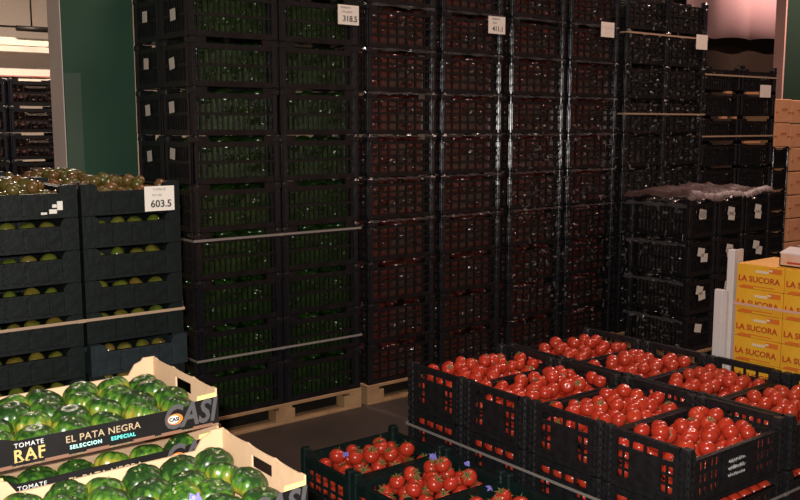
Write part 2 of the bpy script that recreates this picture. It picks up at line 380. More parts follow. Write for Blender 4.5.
# narrow dark stack with brown boxes on top, beside the right pillar
def brown_box(x, z, lab):
    t = empty('cardboard_box', (x, 5.09, z))
    MB().cbox((0, 0, .0), (.29, .34, .234), .006).obj('body', BROWNBOX, t)
    MB().box((.0, -.0015, .10), (.05, 0, .108)).box((.24, -.0015, .10), (.29, 0, .108)).box((.12, -.0015, .13), (.22, 0, .138)).obj('logo', REDL, t)
    tag(t, lab, 'box', 'brown cardboard boxes')
for k in range(2):
    brown_box(8.742, 1.722 + k * .242, 'plain brown cardboard box, %s in the left column beside the right pillar' % ['lower', 'upper'][k])
for k in range(9):
    brown_box(9.04 if k > 6 else 9.085, k * .2446, 'brown cardboard box, %s of the right column by the right pillar' % ORD[k])
for k in range(8):
    c = copy_thing(shal, (8.742, 5.09, k * .2151)); c.scale = (.485, .85, .96)
    tag(c, 'black crate, %s of the narrow column under brown boxes' % ORD[k], 'crate', 'column under the brown boxes')

# ------------------------------------------------------------------ shorter wrapped stack in front of the dark wall
short = make_crate('aubergine_crate', .6, .385, .300, WBLACK, 15, 10)
fillS = fill_mesh('aubergine_fill', .6, .385, .3, DPEP, 60, .032, 21)
tag(copy_thing(pal, (6.19, 4.27, 0)), 'wooden pallet under the shorter label-sided dark stack', 'pallet', 'wooden pallets')
sc = [o for o in C.objects if o.get('label', '') == 'wooden pallet under the shorter label-sided dark stack'][0]; sc.scale = (.99, .78, 1)
ff = True
for i in range(3):
    for k in range(4):
        xx = 6.20 + i * .392 + .385; z = .1405 + k * .306
        c = short if ff else copy_thing(short, (0, 0, 0)); ff = False
        c.location = (xx, 4.28, z); c.rotation_euler.z = PI / 2
        w = ['near', 'middle', 'far'][i]
        tag(c, 'black crate with white end label, %s in %s column of shorter stack' % (ORD[k], w), 'crate', 'crates of the shorter dark stack')
        o = link('paper_label', lab_me, c); o.location = (-.0035, .385 - .19 + R.uniform(-.03, .03), R.uniform(.13, .19)); o.rotation_euler.x = R.uniform(-.2, .2); o['label'] = 'small white paper label'; o.scale = (1, 1.25, 1)
        f = link('dark_aubergines', fillS); f.location = (xx, 4.28, z + .003); f.rotation_euler.z = PI / 2; f['kind'] = 'stuff'
        tag(f, 'dark aubergines inside the %s crate, %s column of shorter stack' % (ORD[k], w), 'vegetables', 'produce in the shorter dark stack')
# dusty film lying over its top
fm = MB(); nx, ny = 40, 22; vs = []
q = random.Random(4)
for j in range(ny + 1):
    for i in range(nx + 1):
        u, v = i / nx, j / ny
        x = 6.17 + 1.24 * u; y = 4.25 + .68 * v
        z = 1.385 + .028 * (math.sin(u * 17 + v * 3) * .4 + math.sin(v * 13 - u * 5) * .4 + q.uniform(-.3, .3)) + .03
        e = min(u, v, 1 - u, 1 - v)
        if e < .04: z -= .05 * (1 - e / .04)
        vs.append((x, y, z))
fm.add(vs, [(j * (nx + 1) + i, j * (nx + 1) + i + 1, (j + 1) * (nx + 1) + i + 1, (j + 1) * (nx + 1) + i) for j in range(ny) for i in range(nx)], True)
tag(fm.obj('cover_film', FILMTOP), 'dusty wrinkled plastic film lying over the shorter dark stack', 'plastic film')
# wrinkled bands of stretch film
def film_band(name, p0, p1, h, label, seed, drop=.0):
    q = random.Random(seed); b = MB(); n = 46; vs = []; m = 5
    p0, p1 = Vector(p0), Vector(p1); d = (p1 - p0); nrm = Vector((d.y, -d.x, 0)).normalized()
    if nrm.y > 0.01: nrm = -nrm
    for j in range(m + 1):
        for i in range(n + 1):
            t = i / n; v = j / m - .5
            off = .004 + .010 * (1 + math.sin(t * 40 + j * 1.3) * .5 + q.uniform(-.5, .5)) * (.3 + abs(math.sin(t * 9.3 + seed)))
            hh = h * (.35 + .65 * abs(math.sin(t * 7 + seed * 1.7)))
            vs.append(tuple(p0 + d * t + nrm * off + Vector((0, 0, v * hh - drop * math.sin(t * PI)))))
    b.add(vs, [(j * (n + 1) + i, j * (n + 1) + i + 1, (j + 1) * (n + 1) + i + 1, (j + 1) * (n + 1) + i) for j in range(m) for i in range(n)], True)
    o = b.obj(name, FILM); tag(o, label, 'plastic film', 'wrinkled film bands'); return o
NM = ['lowest', 'second lowest', 'third', 'fourth', 'fifth', 'sixth', 'seventh', 'eighth', 'ninth']
for ci, x in enumerate(RX):
    for k in range(3, 9):
        z = .1405 + (k + 1) * HC - .012
        film_band('stretch_film', (x + .03, YW - .004, z), (x + .57, YW - .004, z), .020, 'wrinkled clear film at top of %s crate, %s' % (ORD[k], rwher[ci]), ci * 10 + k)
for k in range(4):
    z = .1405 + (k + 1) * .306 - .05
    film_band('stretch_film', (6.195, 4.88, z), (6.195, 4.30, z), .035, 'wrinkled film band across %s crates of shorter dark stack' % ORD[k].replace(' up', ''), 70 + k)

def crinkle(p0, p1, z0, z1, n, label, seed):
    """Small folded facets added over the crates to give the wrap its glints."""
    q = random.Random(seed); b = MB(); p0, p1 = Vector(p0), Vector(p1); d = p1 - p0; nr = Vector((d.y, -d.x, 0)).normalized()
    if nr.y > .01 or (abs(nr.y) <= .01 and nr.x > 0): nr = -nr
    dn = d.normalized()
    for i in range(n):
        c = p0 + d * q.random() + Vector((0, 0, q.uniform(z0, z1))) + nr * .022
        w, h = q.uniform(.008, .045), q.uniform(.004, .018)
        if q.random() < .35: w, h = h, w
        t1, t2 = q.gauss(0, .5), q.gauss(0, .5)
        u = (dn + nr * max(-.35, min(.35, t1))); v = Vector((0, 0, 1)) + nr * max(-.35, min(.35, t2))
        b.add([c - u * w * .5 - v * h * .5, c + u * w * .4 - v * h * .6, c + u * w * .55 + v * h * .4, c - u * w * .4 + v * h * .5, c + nr * .006 * q.uniform(-1, 1)], [(0, 1, 4), (1, 2, 4), (2, 3, 4), (3, 0, 4)], False)
    o = b.obj('film_glints', GLINTM); tag(o, label, 'plastic film', None, 'stuff')
crinkle((6.38, YW, 0), (7.52, YW, 0), .4, 2.85, 520, 'added glint flecks of wrap over the tall dark stack', 5)
crinkle((5.05, YW, 0), (6.29, YW, 0), .4, 1.95, 330, 'added glint flecks of wrap over lower half of third and fourth red columns', 6)
crinkle((6.185, 4.89, 0), (6.185, 4.29, 0), .2, 1.36, 170, 'added glint flecks of wrap on the near side of shorter dark stack', 8)

# ------------------------------------------------------------------ packing straps
def strap(x0, x1, y0, y1, z, w, label, m=STRAP, tilt=0.):
    b = MB(); t = .002; e = .004
    b.box((x0 - e, y0 - e - t, z - w / 2), (x1 + e, y0 - e, z + w / 2)); b.box((x0 - e, y1 + e, z - w / 2), (x1 + e, y1 + e + t, z + w / 2))
    b.box((x0 - e - t, y0 - e, z - w / 2), (x0 - e, y1 + e, z + w / 2)); b.box((x1 + e, y0 - e, z - w / 2), (x1 + e + t, y1 + e, z + w / 2))
    b.box(((x0 + x1) / 2 - .03, y0 - e - t * 2.2, z - w * .6), ((x0 + x1) / 2 + .0, y0 - e - t, z + w * .6))
    o = b.obj('packing_strap', m); tag(o, label, 'strap', 'packing straps'); return o
strap(2.42, 3.638, YW, YW + .80, 1.252, .014, 'tan packing strap around the middle of the green stack', STRAPG)
strap(2.42, 3.638, YW, YW + .80, .515, .014, 'tan packing strap low around the green stack', STRAPG)
strap(6.38, 7.53, YW, YW + .4, 2.712, .014, 'tan packing strap high on the tall dark stack', STRAP)
strap(6.38, 7.53, YW, YW + .4, 2.035, .014, 'tan packing strap midway down the tall dark stack', STRAP)
strap(7.52, 8.73, YW, YW + .4, 1.835, .014, 'tan packing strap lower on the shallow crate stack', STRAP)
strap(7.52, 8.73, YW, YW + .4, 2.40, .014, 'tan packing strap near top of the shallow crate stack', STRAP)

# ------------------------------------------------------------------ price cards
def price_card(x, y, z, w, h, lines, label):
    t = empty('price_sign', (x, y, z))
    MB().box((-w / 2, -.0015, -h / 2), (w / 2, 0, h / 2)).obj('paper', PAPER, t)
    for body, sz, dz, m, dx in lines:
        text_obj('lettering', body, sz, m, t, (dx, -.0022, dz), bold=.0006 if sz > .03 else 0)
    tag(t, label, 'price card', 'white price cards'); return t
price_card(3.545, YW - .008, 2.648, .165, .125, [('318.5', .052, -.026, DARKL, .012), ('PIMIENTO', .018, .045, FAINT, -.02), ('ITALIANO', .018, .018, FAINT, -.01)], 'white price card reading 318.5 high on the green pepper stack')
price_card(4.875, YW - .008, 2.668, .170, .125, [('411.1', .050, -.028, DARKL, .01), ('PIMIENTO', .018, .042, FAINT, -.01), ('ROJO', .018, .015, FAINT, -.02)], 'white price card high between second and third red columns')
price_card(6.125, YW - .008, 2.712, .165, .12, [('- - -', .03, -.025, FAINT, 0)], 'blank-looking white card high on the last red column')
price_card(7.385, YW - .04, 2.677, .17, .13, [('- -', .03, -.03, FAINT, 0)], 'white card at upper right of the tall dark stack')
price_card(8.52, YW - .008, 2.268, .19, .12, [('-', .03, -.03, FAINT, 0)], 'white card on the lower shallow crate stack by right pillar')

# ------------------------------------------------------------------ tomatoes
def tomato_mesh(name, m, r, flat=.88, ribs=0, ribamp=0., seg=18, ring=11, dimple=.16):
    b = MB(); vs = []; fs = []
    for j in range(ring + 1):
        th = PI * j / ring
        for i in range(seg):
            ph = 2 * PI * i / seg
            k = 1 + ribamp * (abs(math.cos(ribs * ph / 2)) - .6) * math.sin(th) ** .6 if ribs else 1 + .02 * math.cos(3 * ph)
            z = math.cos(th) * flat
            d = dimple * math.exp(-(math.sin(th) / .32) ** 2)
            if th < PI / 2: z -= d
            else: z += d * .25
            vs.append((r * k * math.sin(th) * math.cos(ph), r * k * math.sin(th) * math.sin(ph), r * z))
    for j in range(ring):
        for i in range(seg): fs.append((j * seg + i, (j + 1) * seg + i, (j + 1) * seg + (i + 1) % seg, j * seg + (i + 1) % seg))
    return b.add(vs, fs, True).mesh(name, m)
def calyx_mesh(r, zt, n=5, L=.62, stem=.25):
    b = MB()
    for k in range(n):
        a = 2 * PI * k / n + .2 * math.sin(k * 7); c, s = math.cos(a), math.sin(a); ll = L * r * (1 + .2 * math.sin(k * 5))
        p = lambda d, w, z: (c * d - s * w, s * d + c * w, z)
        b.add([p(.02 * r, .07 * r, zt), p(.02 * r, -.07 * r, zt), p(ll * .5, -.10 * r, zt + .07 * r), p(ll * .5, .10 * r, zt + .07 * r), p(ll, 0, zt + .10 * r)], [(0, 1, 2, 3), (3, 2, 4)])
    b.tube([(0, 0, zt - .02 * r), (.04 * r, 0, zt + stem * r * .6), (.14 * r, .05 * r, zt + stem * r)], r * .06, 6)
    return b.mesh('calyx', CALYX)
TR = .0335
tom_me = tomato_mesh('tomato', TOM, TR); cal_me = calyx_mesh(TR, TR * .76); cal_long = calyx_mesh(TR, TR * .76, 6, .85, .55)

def heap(x0, x1, y0, y1, zb, r, n, dome, seed, rvar=.06, edge=.6):
    """Drop n balls one by one, each to the lowest place among tries: a natural heap."""
    q = random.Random(seed); P = []
    cx, cy = (x0 + x1) / 2, (y0 + y1) / 2; hx, hy = (x1 - x0) / 2, (y1 - y0) / 2
    for i in range(n):
        rr = r * q.uniform(1 - rvar, 1 + rvar); best = None
        for _ in range(70):
            x = q.uniform(x0 + rr, x1 - rr); y = q.uniform(y0 + rr, y1 - rr); z = zb
            for (a, b_, c, s) in P:
                d2 = (x - a) ** 2 + (y - b_) ** 2; D = (rr + s) * .985
                if d2 < D * D: z = max(z, c + math.sqrt(D * D - d2))
            e = max(abs(x - cx) / hx, abs(y - cy) / hy)
            cost = z + dome * e * e
            if best is None or cost < best[0]: best = (cost, x, y, z, rr)
        P.append((best[1], best[2], best[3], best[4]))
    return P

stuff_bits = []      # red tomatoes beyond the 300 largest: one object
first_tom = [None]
count = [0]
def put_tomatoes(P, label, group, r0, cal_p, cal, q, up=.6):
    for (x, y, z, rr) in P:
        if first_tom[0] is None:
            o = link('tomato', tom_me); first_tom[0] = o
        else: o = first_tom[0].copy(); C.objects.link(o)
        o.location = (x, y, z); s = rr / r0; o.scale = (s, s, s)
        o.rotation_euler = (q.gauss(0, up), q.gauss(0, up), q.uniform(0, 6.28))
        tag(o, label, 'tomato', group); count[0] += 1
        if q.random() < cal_p:
            c = link('calyx', cal, o)

# ------------------------------------------------------------------ black tomato crates
TH = .23; TX, TY = .645, .395
def make_tomato_crate():
    t = empty('tomato_crate'); p = .045; h = TH - .003; dip = .042
    # long sides: dipped rim, slots either side of a plain plate
    W = TX - 2 * p
    hs = [(0.0, h - dip, W, h)]
    for u in (.03, .10): 
        for v in (.035, .085, .135):
            for du in (0, .027): hs.append((u + du, v, u + du + .021, v + .036))
            for du in (0, .027): hs.append((W - u - du - .021, v, W - u - du, v + .036))
    sl = MB()
    for y, sg in ((.0, 1), (TY, -1)):
        MB().panel(W, h, .010, hs, lambda u, w, v: (p + u, y + sg * (w + .004), v)).box((p, y, h - dip - .012), (p + W, y + sg * .018, h - dip)).box((p, y, 0), (p + W, y + sg * .016, .018)).obj('side_panel', BLACK, t)
    # short ends: four slots above, narrow slots either side of a plain centre
    W = TY - 2 * p; es = []
    for i in range(4):
        a = .02 + i * (W - .04) / 4 + .005; b = .02 + (i + 1) * (W - .04) / 4 - .005
        es.append((a, h - .062, b, h - .030))
        if i in (0, 3):
            for v in (.040, .078, .116):
                m_ = (a + b) / 2
                es.append((a, v, m_ - .003, v + .030)); es.append((m_ + .003, v, b, v + .030))
    for x, sg in ((0., 1), (TX, -1)):
        MB().panel(W, h, .010, es, lambda u, w, v: (x + sg * (w + .004), p + u, v)).box((x, p, h - .02), (x + sg * .02, p + W, h)).box((x, p, 0), (x + sg * .016, p + W, .024)).obj('end_panel', BLACK, t)
    MB().box((.006, .006, .003), (TX - .006, TY - .006, .010)).obj('base', BLACK, t)
    po = MB().cbox((0, 0, 0), (p, p, h), .008)
    for k in range(7): 
        for du in (.004, .025):
            po.cbox((du, -.003, .02 + k * .029), (du + .016, .02, .036 + k * .029), .002); po.cbox((-.003, du, .02 + k * .029), (.02, du + .016, .036 + k * .029), .002)
            po.cbox((du, .03, .02 + k * .029), (du + .016, p + .003, .036 + k * .029), .002); po.cbox((.03, du, .02 + k * .029), (p + .003, du + .016, .036 + k * .029), .002)
    pm = po.mesh('corner_post', BLACK)
    for x, y in ((0, 0), (TX - p, 0), (0, TY - p), (TX - p, TY - p)):
        o = link('corner_post', pm, t); o.location = (x, y, 0)
    return t
tc0 = make_tomato_crate(); used = False
COLX = [2.772, 3.432]; ROWY = [1.874, 2.276, 2.686, 3.092]; REARY = [1.860, 2.262, 2.664, 3.075]
def rowy(ci, ri): return REARY[ri] if ci else ROWY[ri]
Z0 = [.10, .33, .56]
rown = ['nearest', 'second', 'third', 'farthest']
def crate_label(ci, ri, k):
    lay = ['lowest layer', 'middle layer', 'top layer'][k]
    return 'black openwork tomato crate, %s row of the %s column, %s' % (rown[ri], ['near', 'rear'][ci], lay)
LC = {}
for ci, x in enumerate(COLX):
    for ri in range(4):
        y = rowy(ci, ri)
        for k in range(3):
            if not used: c = tc0; used = True; c.location = (x, y, Z0[k])
            else: c = copy_thing(tc0, (x, y, Z0[k]))
            c.rotation_euler.z = R.uniform(-.006, .006)
            lab = crate_label(ci, ri, k)
            if (ci, ri, k) == (0, 0, 2): lab = 'black openwork crate with white-lettered plate, heaped with tomatoes, nearest corner'
            tag(c, lab, 'crate', 'black openwork tomato crates'); LC[(ci, ri, k)] = c
# plate with white lettering on the front crates' near long side
for ri, k in ((0, 2),):
    c = LC[(0, 0, 2)]
    pl_ = MB().box((.215, -.0035, .045), (.385, .003, .172)).obj('label_plate', BLACK, c)
    sq = MB(); q = random.Random(3)
    for r_ in range(3):
        z = .135 - r_ * .028; x = .245
        pts = []
        for i in range(24): pts.append((x + .108 * i / 23, -.0045, z + .006 * math.sin(i * 1.9 + r_) + .003 * q.uniform(-1, 1)))
        sq.tube(pts, .0032 + .0012 * (r_ == 1), 5)
    sq.obj('lettering', mat('worn_white_lettering', (.42, .42, .42), .6), pl_)
# heaps
tg = 'ripe red tomatoes'
q = random.Random(11)
ntop = {(0, 0): 52, (0, 1): 62, (0, 2): 62, (0, 3): 60}
tl = {(0, 0): 'ripe red tomato heaped in the front corner crate with lettered plate', (0, 1): 'ripe red tomato heaped in the second near-column crate',
      (0, 2): 'ripe red tomato heaped in the third near-column crate', (0, 3): 'ripe red tomato heaped in the farthest near-column crate'}
for (ci, ri), n in ntop.items():
    x, y = COLX[ci], ROWY[ri]
    P = heap(x + .022, x + TX - .010, y + .016, y + TY - .016, .56 + TH - .095, TR * (1.04 if ri == 0 else 1), n, .05, 50 + ri)
    put_tomatoes(P, tl[(ci, ri)], tg, TR, .38, cal_me, q)
sb = MB()
def stuff_tom(x, y, z, r, rot=None): sb.blob((x, y, z), (r, r, r * .9), 12, 8, rot)
for ri in range(4):
    x, y = COLX[1], REARY[ri]
    P = heap(x + .018 + .03 * (ri == 3), x + TX - .018, y + .018, y + TY - .018, .56 + TH - .100, TR, (50, 52, 60, 56)[ri], .07, 80 + ri)
    for (a, b_, c, r_) in P: stuff_tom(a, b_, c, r_, Euler((q.gauss(0, .5), q.gauss(0, .5), 0)))
# tomatoes behind the slots
for ci, x in enumerate(COLX):
    for ri in range(4):
        y = rowy(ci, ri)
        for k in range(3):
            zb = Z0[k]
            lv = (.045, .108, .165) if k < 2 else (.045, .105)
            if k == 0 and ci == 1: continue
            if ci == 0:
                for z in lv:
                    for i in range(5): stuff_tom(x + .058 + q.uniform(0, .006), y + .055 + i * .068 + q.uniform(-.004, .004), zb + z + q.uniform(-.006, .006), TR * .97)
            if ri == 0:
                for z in lv:
                    for i in range(8): stuff_tom(x + .12 + i * .068 + q.uniform(-.004, .004), y + .051 + q.uniform(0, .004), zb + z + q.uniform(-.006, .006), TR * .97)
# bulging row in the dip under the front crate
for i in range(7): stuff_tom(COLX[0] + .10 + i * .068, ROWY[0] + .042, .33 + TH - .06, TR * .95)
sm_pallet = copy_thing(pal, (2.772, 1.86, 0)); sm_pallet.scale = (1.065, 2.03, .71); tag(sm_pallet, 'wooden pallet beneath the black tomato crates', 'pallet', 'wooden pallets')
b_ = strap(2.769, 4.082, 1.857, 3.488, .478, .012, 'grey packing strap around the block of black tomato crates', STRAPG)

# ------------------------------------------------------------------ three lower crates in the foreground
FX, FY, FH = .53, .385, .20
def make_low_crate():
    t = empty('low_crate'); p = .04; h = FH; dip = .02
    W = FX - 2 * p; hs = []
    for i in range(9):
        a = .02 + i * (W - .04) / 9
        for v in (.03, .085): hs.append((a + .004, v, a + (W - .04) / 9 - .004, v + .045))
    for y, sg in ((0., 1), (FY, -1)):
        MB().panel(W, h - dip, .010, hs, lambda u, w, v: (p + u, y + sg * (w + .004), v)).box((p, y, h - dip - .014), (p + W, y + sg * .018, h - dip)).obj('side_panel', FGREEN, t)
    W = FY - 2 * p; hs = []
    for i in range(5):
        a = .01 + i * (W - .02) / 5
        for v in (.03, .085): hs.append((a + .004, v, a + (W - .02) / 5 - .004, v + .045))
    for x, sg in ((0., 1), (FX, -1)):
        MB().panel(W, h - dip, .010, hs, lambda u, w, v: (x + sg * (w + .004), p + u, v)).box((x, p, h - dip - .014), (x + sg * .018, p + W, h - dip)).obj('end_panel', FGREEN, t)
    MB().box((.006, .006, .003), (FX - .006, FY - .006, .010)).obj('base', FGREEN, t)
    pm = MB().cbox((0, 0, 0), (p, p, h + .014), .007).box((.008, -.002, .02), (.012, 0, h)).box((.02, -.002, .02), (.024, 0, h)).box((-.002, .008, .02), (0, .012, h)).box((-.002, .02, .02), (0, .024, h)).mesh('corner_post', FGREEN)
    for x, y in ((0, 0), (FX - p, 0), (0, FY - p), (FX - p, FY - p)):
        o = link('corner_post', pm, t); o.location = (x, y, 0)
    return t
lc = make_low_crate(); fz = .29
LW = ['farthest', 'middle', 'nearest']
for i, y in enumerate((3.035, 2.645, 2.255)):
    for k in range(2):
        c = lc if (i == 0 and k == 0) else copy_thing(lc, (0, 0, 0))
        c.location = (2.105, y, .10 + k * .205 - (.0 if k else .0)); 
        tag(c, 'deep green low crate, %s of three beside the tomato block, %s' % (LW[i], ['under another', 'filled to the top'][k]), 'crate', 'deep green low crates')
lp = copy_thing(pal, (2.09, 2.25, 0)); lp.scale = (.45, 1.48, .70); tag(lp, 'wooden pallet beneath the deep green low crates', 'pallet', 'wooden pallets')
q = random.Random(23)
for i, (y, n) in enumerate(((3.035, 30), (2.645, 34), (2.255, 26))):
    P = heap(2.105 + .03, 2.105 + FX - .02, y + .018, y + FY - .018, .305 + FH - .075, TR * 1.05, n, .10, 130 + i)
    put_tomatoes(P, 'red tomato with green stalk in the %s deep green crate' % LW[i], tg, TR, .95, cal_long, q, .45)
for i, y in enumerate((3.035, 2.645, 2.255)):
    for k in range(2):
        for z in (.05, .11):
            for j in range(5): stuff_tom(2.105 + .051, y + .055 + j * .068, .10 + k * .205 + z, TR * .97)
            for j in range(6): stuff_tom(2.105 + .12 + j * .068, y + .055, .10 + k * .205 + z, TR * .97)
o = sb.obj('packed_tomatoes', TOMS); o['kind'] = 'stuff'; tag(o, 'further red tomatoes packed in rear crates and behind the crate slots', 'tomatoes', None, 'stuff')
# violet tissue scraps among the tomatoes
def scrap(loc, label, s=.02, seed=1):
    q = random.Random(seed); b = MB(); n = 5; vs = []
    for j in range(n):
        for i in range(n): vs.append(((i / 4 - .5) * s + q.uniform(-.15, .15) * s, (j / 4 - .5) * s + q.uniform(-.15, .15) * s, q.uniform(-.35, .45) * s))
    b.add(vs, [(j * n + i, j * n + i + 1, (j + 1) * n + i + 1, (j + 1) * n + i) for j in range(n - 1) for i in range(n - 1)], False)
    o = b.obj('tissue_scrap', PURPLE); o.location = loc; o.rotation_euler = (.6, 0, -.5); tag(o, label, 'paper scrap', 'violet tissue scraps')
scrap((2.50, 2.965, .515), 'violet tissue scrap at back of the middle deep green crate', .03, 1)
scrap((2.575, 2.83, .505), 'smaller violet tissue scrap at right end of middle green crate', .022, 2)
scrap((2.215, 3.22, .515), 'violet tissue scrap near left tomatoes of the farthest green crate', .022, 3)
scrap((2.46, 2.57, .51), 'violet tissue scrap in the nearest deep green crate', .022, 4)

# ------------------------------------------------------------------ left stack of trays
ly, lw, lh, LP = .60, .397, .092, .124
def make_tray(m):
    t = empty('produce_tray'); p = .066
    for y, sg in ((0., 1), (ly, -1)):
        b = MB().panel(lw - .02, lh, .010, [], lambda u, w, v: (.01 + u, y + sg * (w + .006), v))
        b.box((p, y, lh - .012), (lw - p, y + sg * .016, lh)).box((p, y, 0), (lw - p, y + sg * .014, .014))
        for u in (.12, .20, .28): b.box((u - .004, y, .01), (u + .004, y + sg * .012, lh - .01))
        b.obj('side_panel', m, t)
    for x, sg in ((0., 1), (lw, -1)):
        MB().panel(ly - .02, lh + .01, .010, [], lambda u, w, v: (x + sg * (w + .006), .01 + u, v)).box((x, p, lh - .002), (x + sg * .016, ly - p, lh + .012)).obj('end_panel', m, t)
    MB().box((.008, .008, .002), (lw - .008, ly - .008, .008)).obj('base', m, t)
    # rounded corner towers
    pts = [(0, 0), (p, 0), (p, LP - .030)] + [(p - .026 + .026 * math.cos(a), LP - .028 + .026 * math.sin(a)) for a in (0, .4, .8, 1.2, PI / 2)] + [(0, LP - .002)]
    for x, mir in ((0, 1), (lw, -1)):
        for y, sg in ((0, 1), (ly, -1)):
            pp = [(x + mir * a, b) for a, b in pts]
            if mir < 0: pp = pp[::-1]
            o = MB().prism(pp, 'y', y, y + sg * .03).obj('corner_tower', m, t)
    return t
tr = make_tray(TRAYM); trb = make_tray(TRAYB); LSX = [.797, 1.208]; LSY = 3.5
GR = .031
gt_me = tomato_mesh('green_tomato', GTOM, GR, .85); gtf_me = tomato_mesh('green_tomato', GTOMF, GR, .85); gcal = calyx_mesh(GR, GR * .72)
fg = [None]
def put_green(x, y, z, r, label, group, q, me):
    o = link('green_tomato', me); o.location = (x, y, z); s = r / GR; o.scale = (s, s, s)
    o.rotation_euler = (q.gauss(0, .6), q.gauss(0, .6), q.uniform(0, 6.28)); tag(o, label, 'green tomato', group)
    return o
q = random.Random(31); ff = True; uses = {}
NT = 13
for ci, x in enumerate(LSX):
    cn = ['left column', 'right column'][ci]
    for d in range(2):
        dn = ['front', 'rear'][d]
        for k in range(NT):
            z = 1.597 - (NT - 1 - k) * LP
            blue = (ci == 1 and d == 0 and k == NT - 6)
            if blue: c = trb; c.location = (x, LSY - .03, z)
            else:
                c = tr if ff else copy_thing(tr, (0, 0, 0)); ff = False
                c.location = (x, LSY + d * .605, z)
            lay = 'top tray' if k == NT - 1 else ORD[k]
            lab = 'dark green tray of turning tomatoes, %s, %s %s of left stack' % (lay, dn, cn)
            if blue: lab = 'lighter blue-grey tray jutting out of the left stack above the cartons'
            tag(c, lab, 'tray', 'dark trays of the left stack')
            if k == NT - 1:
                P = heap(x + .02, x + lw - .02, LSY + d * .605 + .02, LSY + d * .605 + ly - .02, z + .073, GR * .88, 60, .02, 200 + ci * 2 + d)
                for (a, b_, c_, r_) in P:
                    put_green(a, b_, c_, r_, 'small green and reddish tomato in the %s top tray, %s of left stack' % (dn, cn), 'tomatoes in the top trays', q, gt_me)
            elif d == 0 and k >= NT - 7:
                for i in range(4):
                    o = put_green(x + .085 + i * .073 + q.uniform(-.006, .006), LSY + .060 - (.03 if blue else 0), z + .080 + q.uniform(-.006, .004), GR * q.uniform(.95, 1.1), 'greenish tomato peeking out of a gap, %s, %s of left stack' % (ORD[k], cn), 'tomatoes peeking between the trays', q, gtf_me)
price_card(1.515, LSY - .012, 1.652, .124, .098, [('603.5', .040, -.022, DARKL, .006), ('TOMATE', .014, .036, FAINT, 0), ('RAF 603', .012, .014, FAINT, -.01)], 'white price card reading 603.5 on the left tray stack')
# small crumpled label on the left tray
o = MB().box((.0, -.002, 0), (.028, 0, .016)).box((.03, -.002, .012), (.05, 0, .045)).box((.012, -.002, .022), (.028, 0, .034)).box((-.03, -.002, -.002), (-.008, 0, .006)).obj('torn_label', LABELP); o.location = (1.085, LSY - .008, 1.615)
tag(o, 'torn white label on the top left tray', 'label')
strap(.797, 1.606, LSY, LSY + 1.205, 1.197, .011, 'tan packing strap around the left tray stack', STRAP)

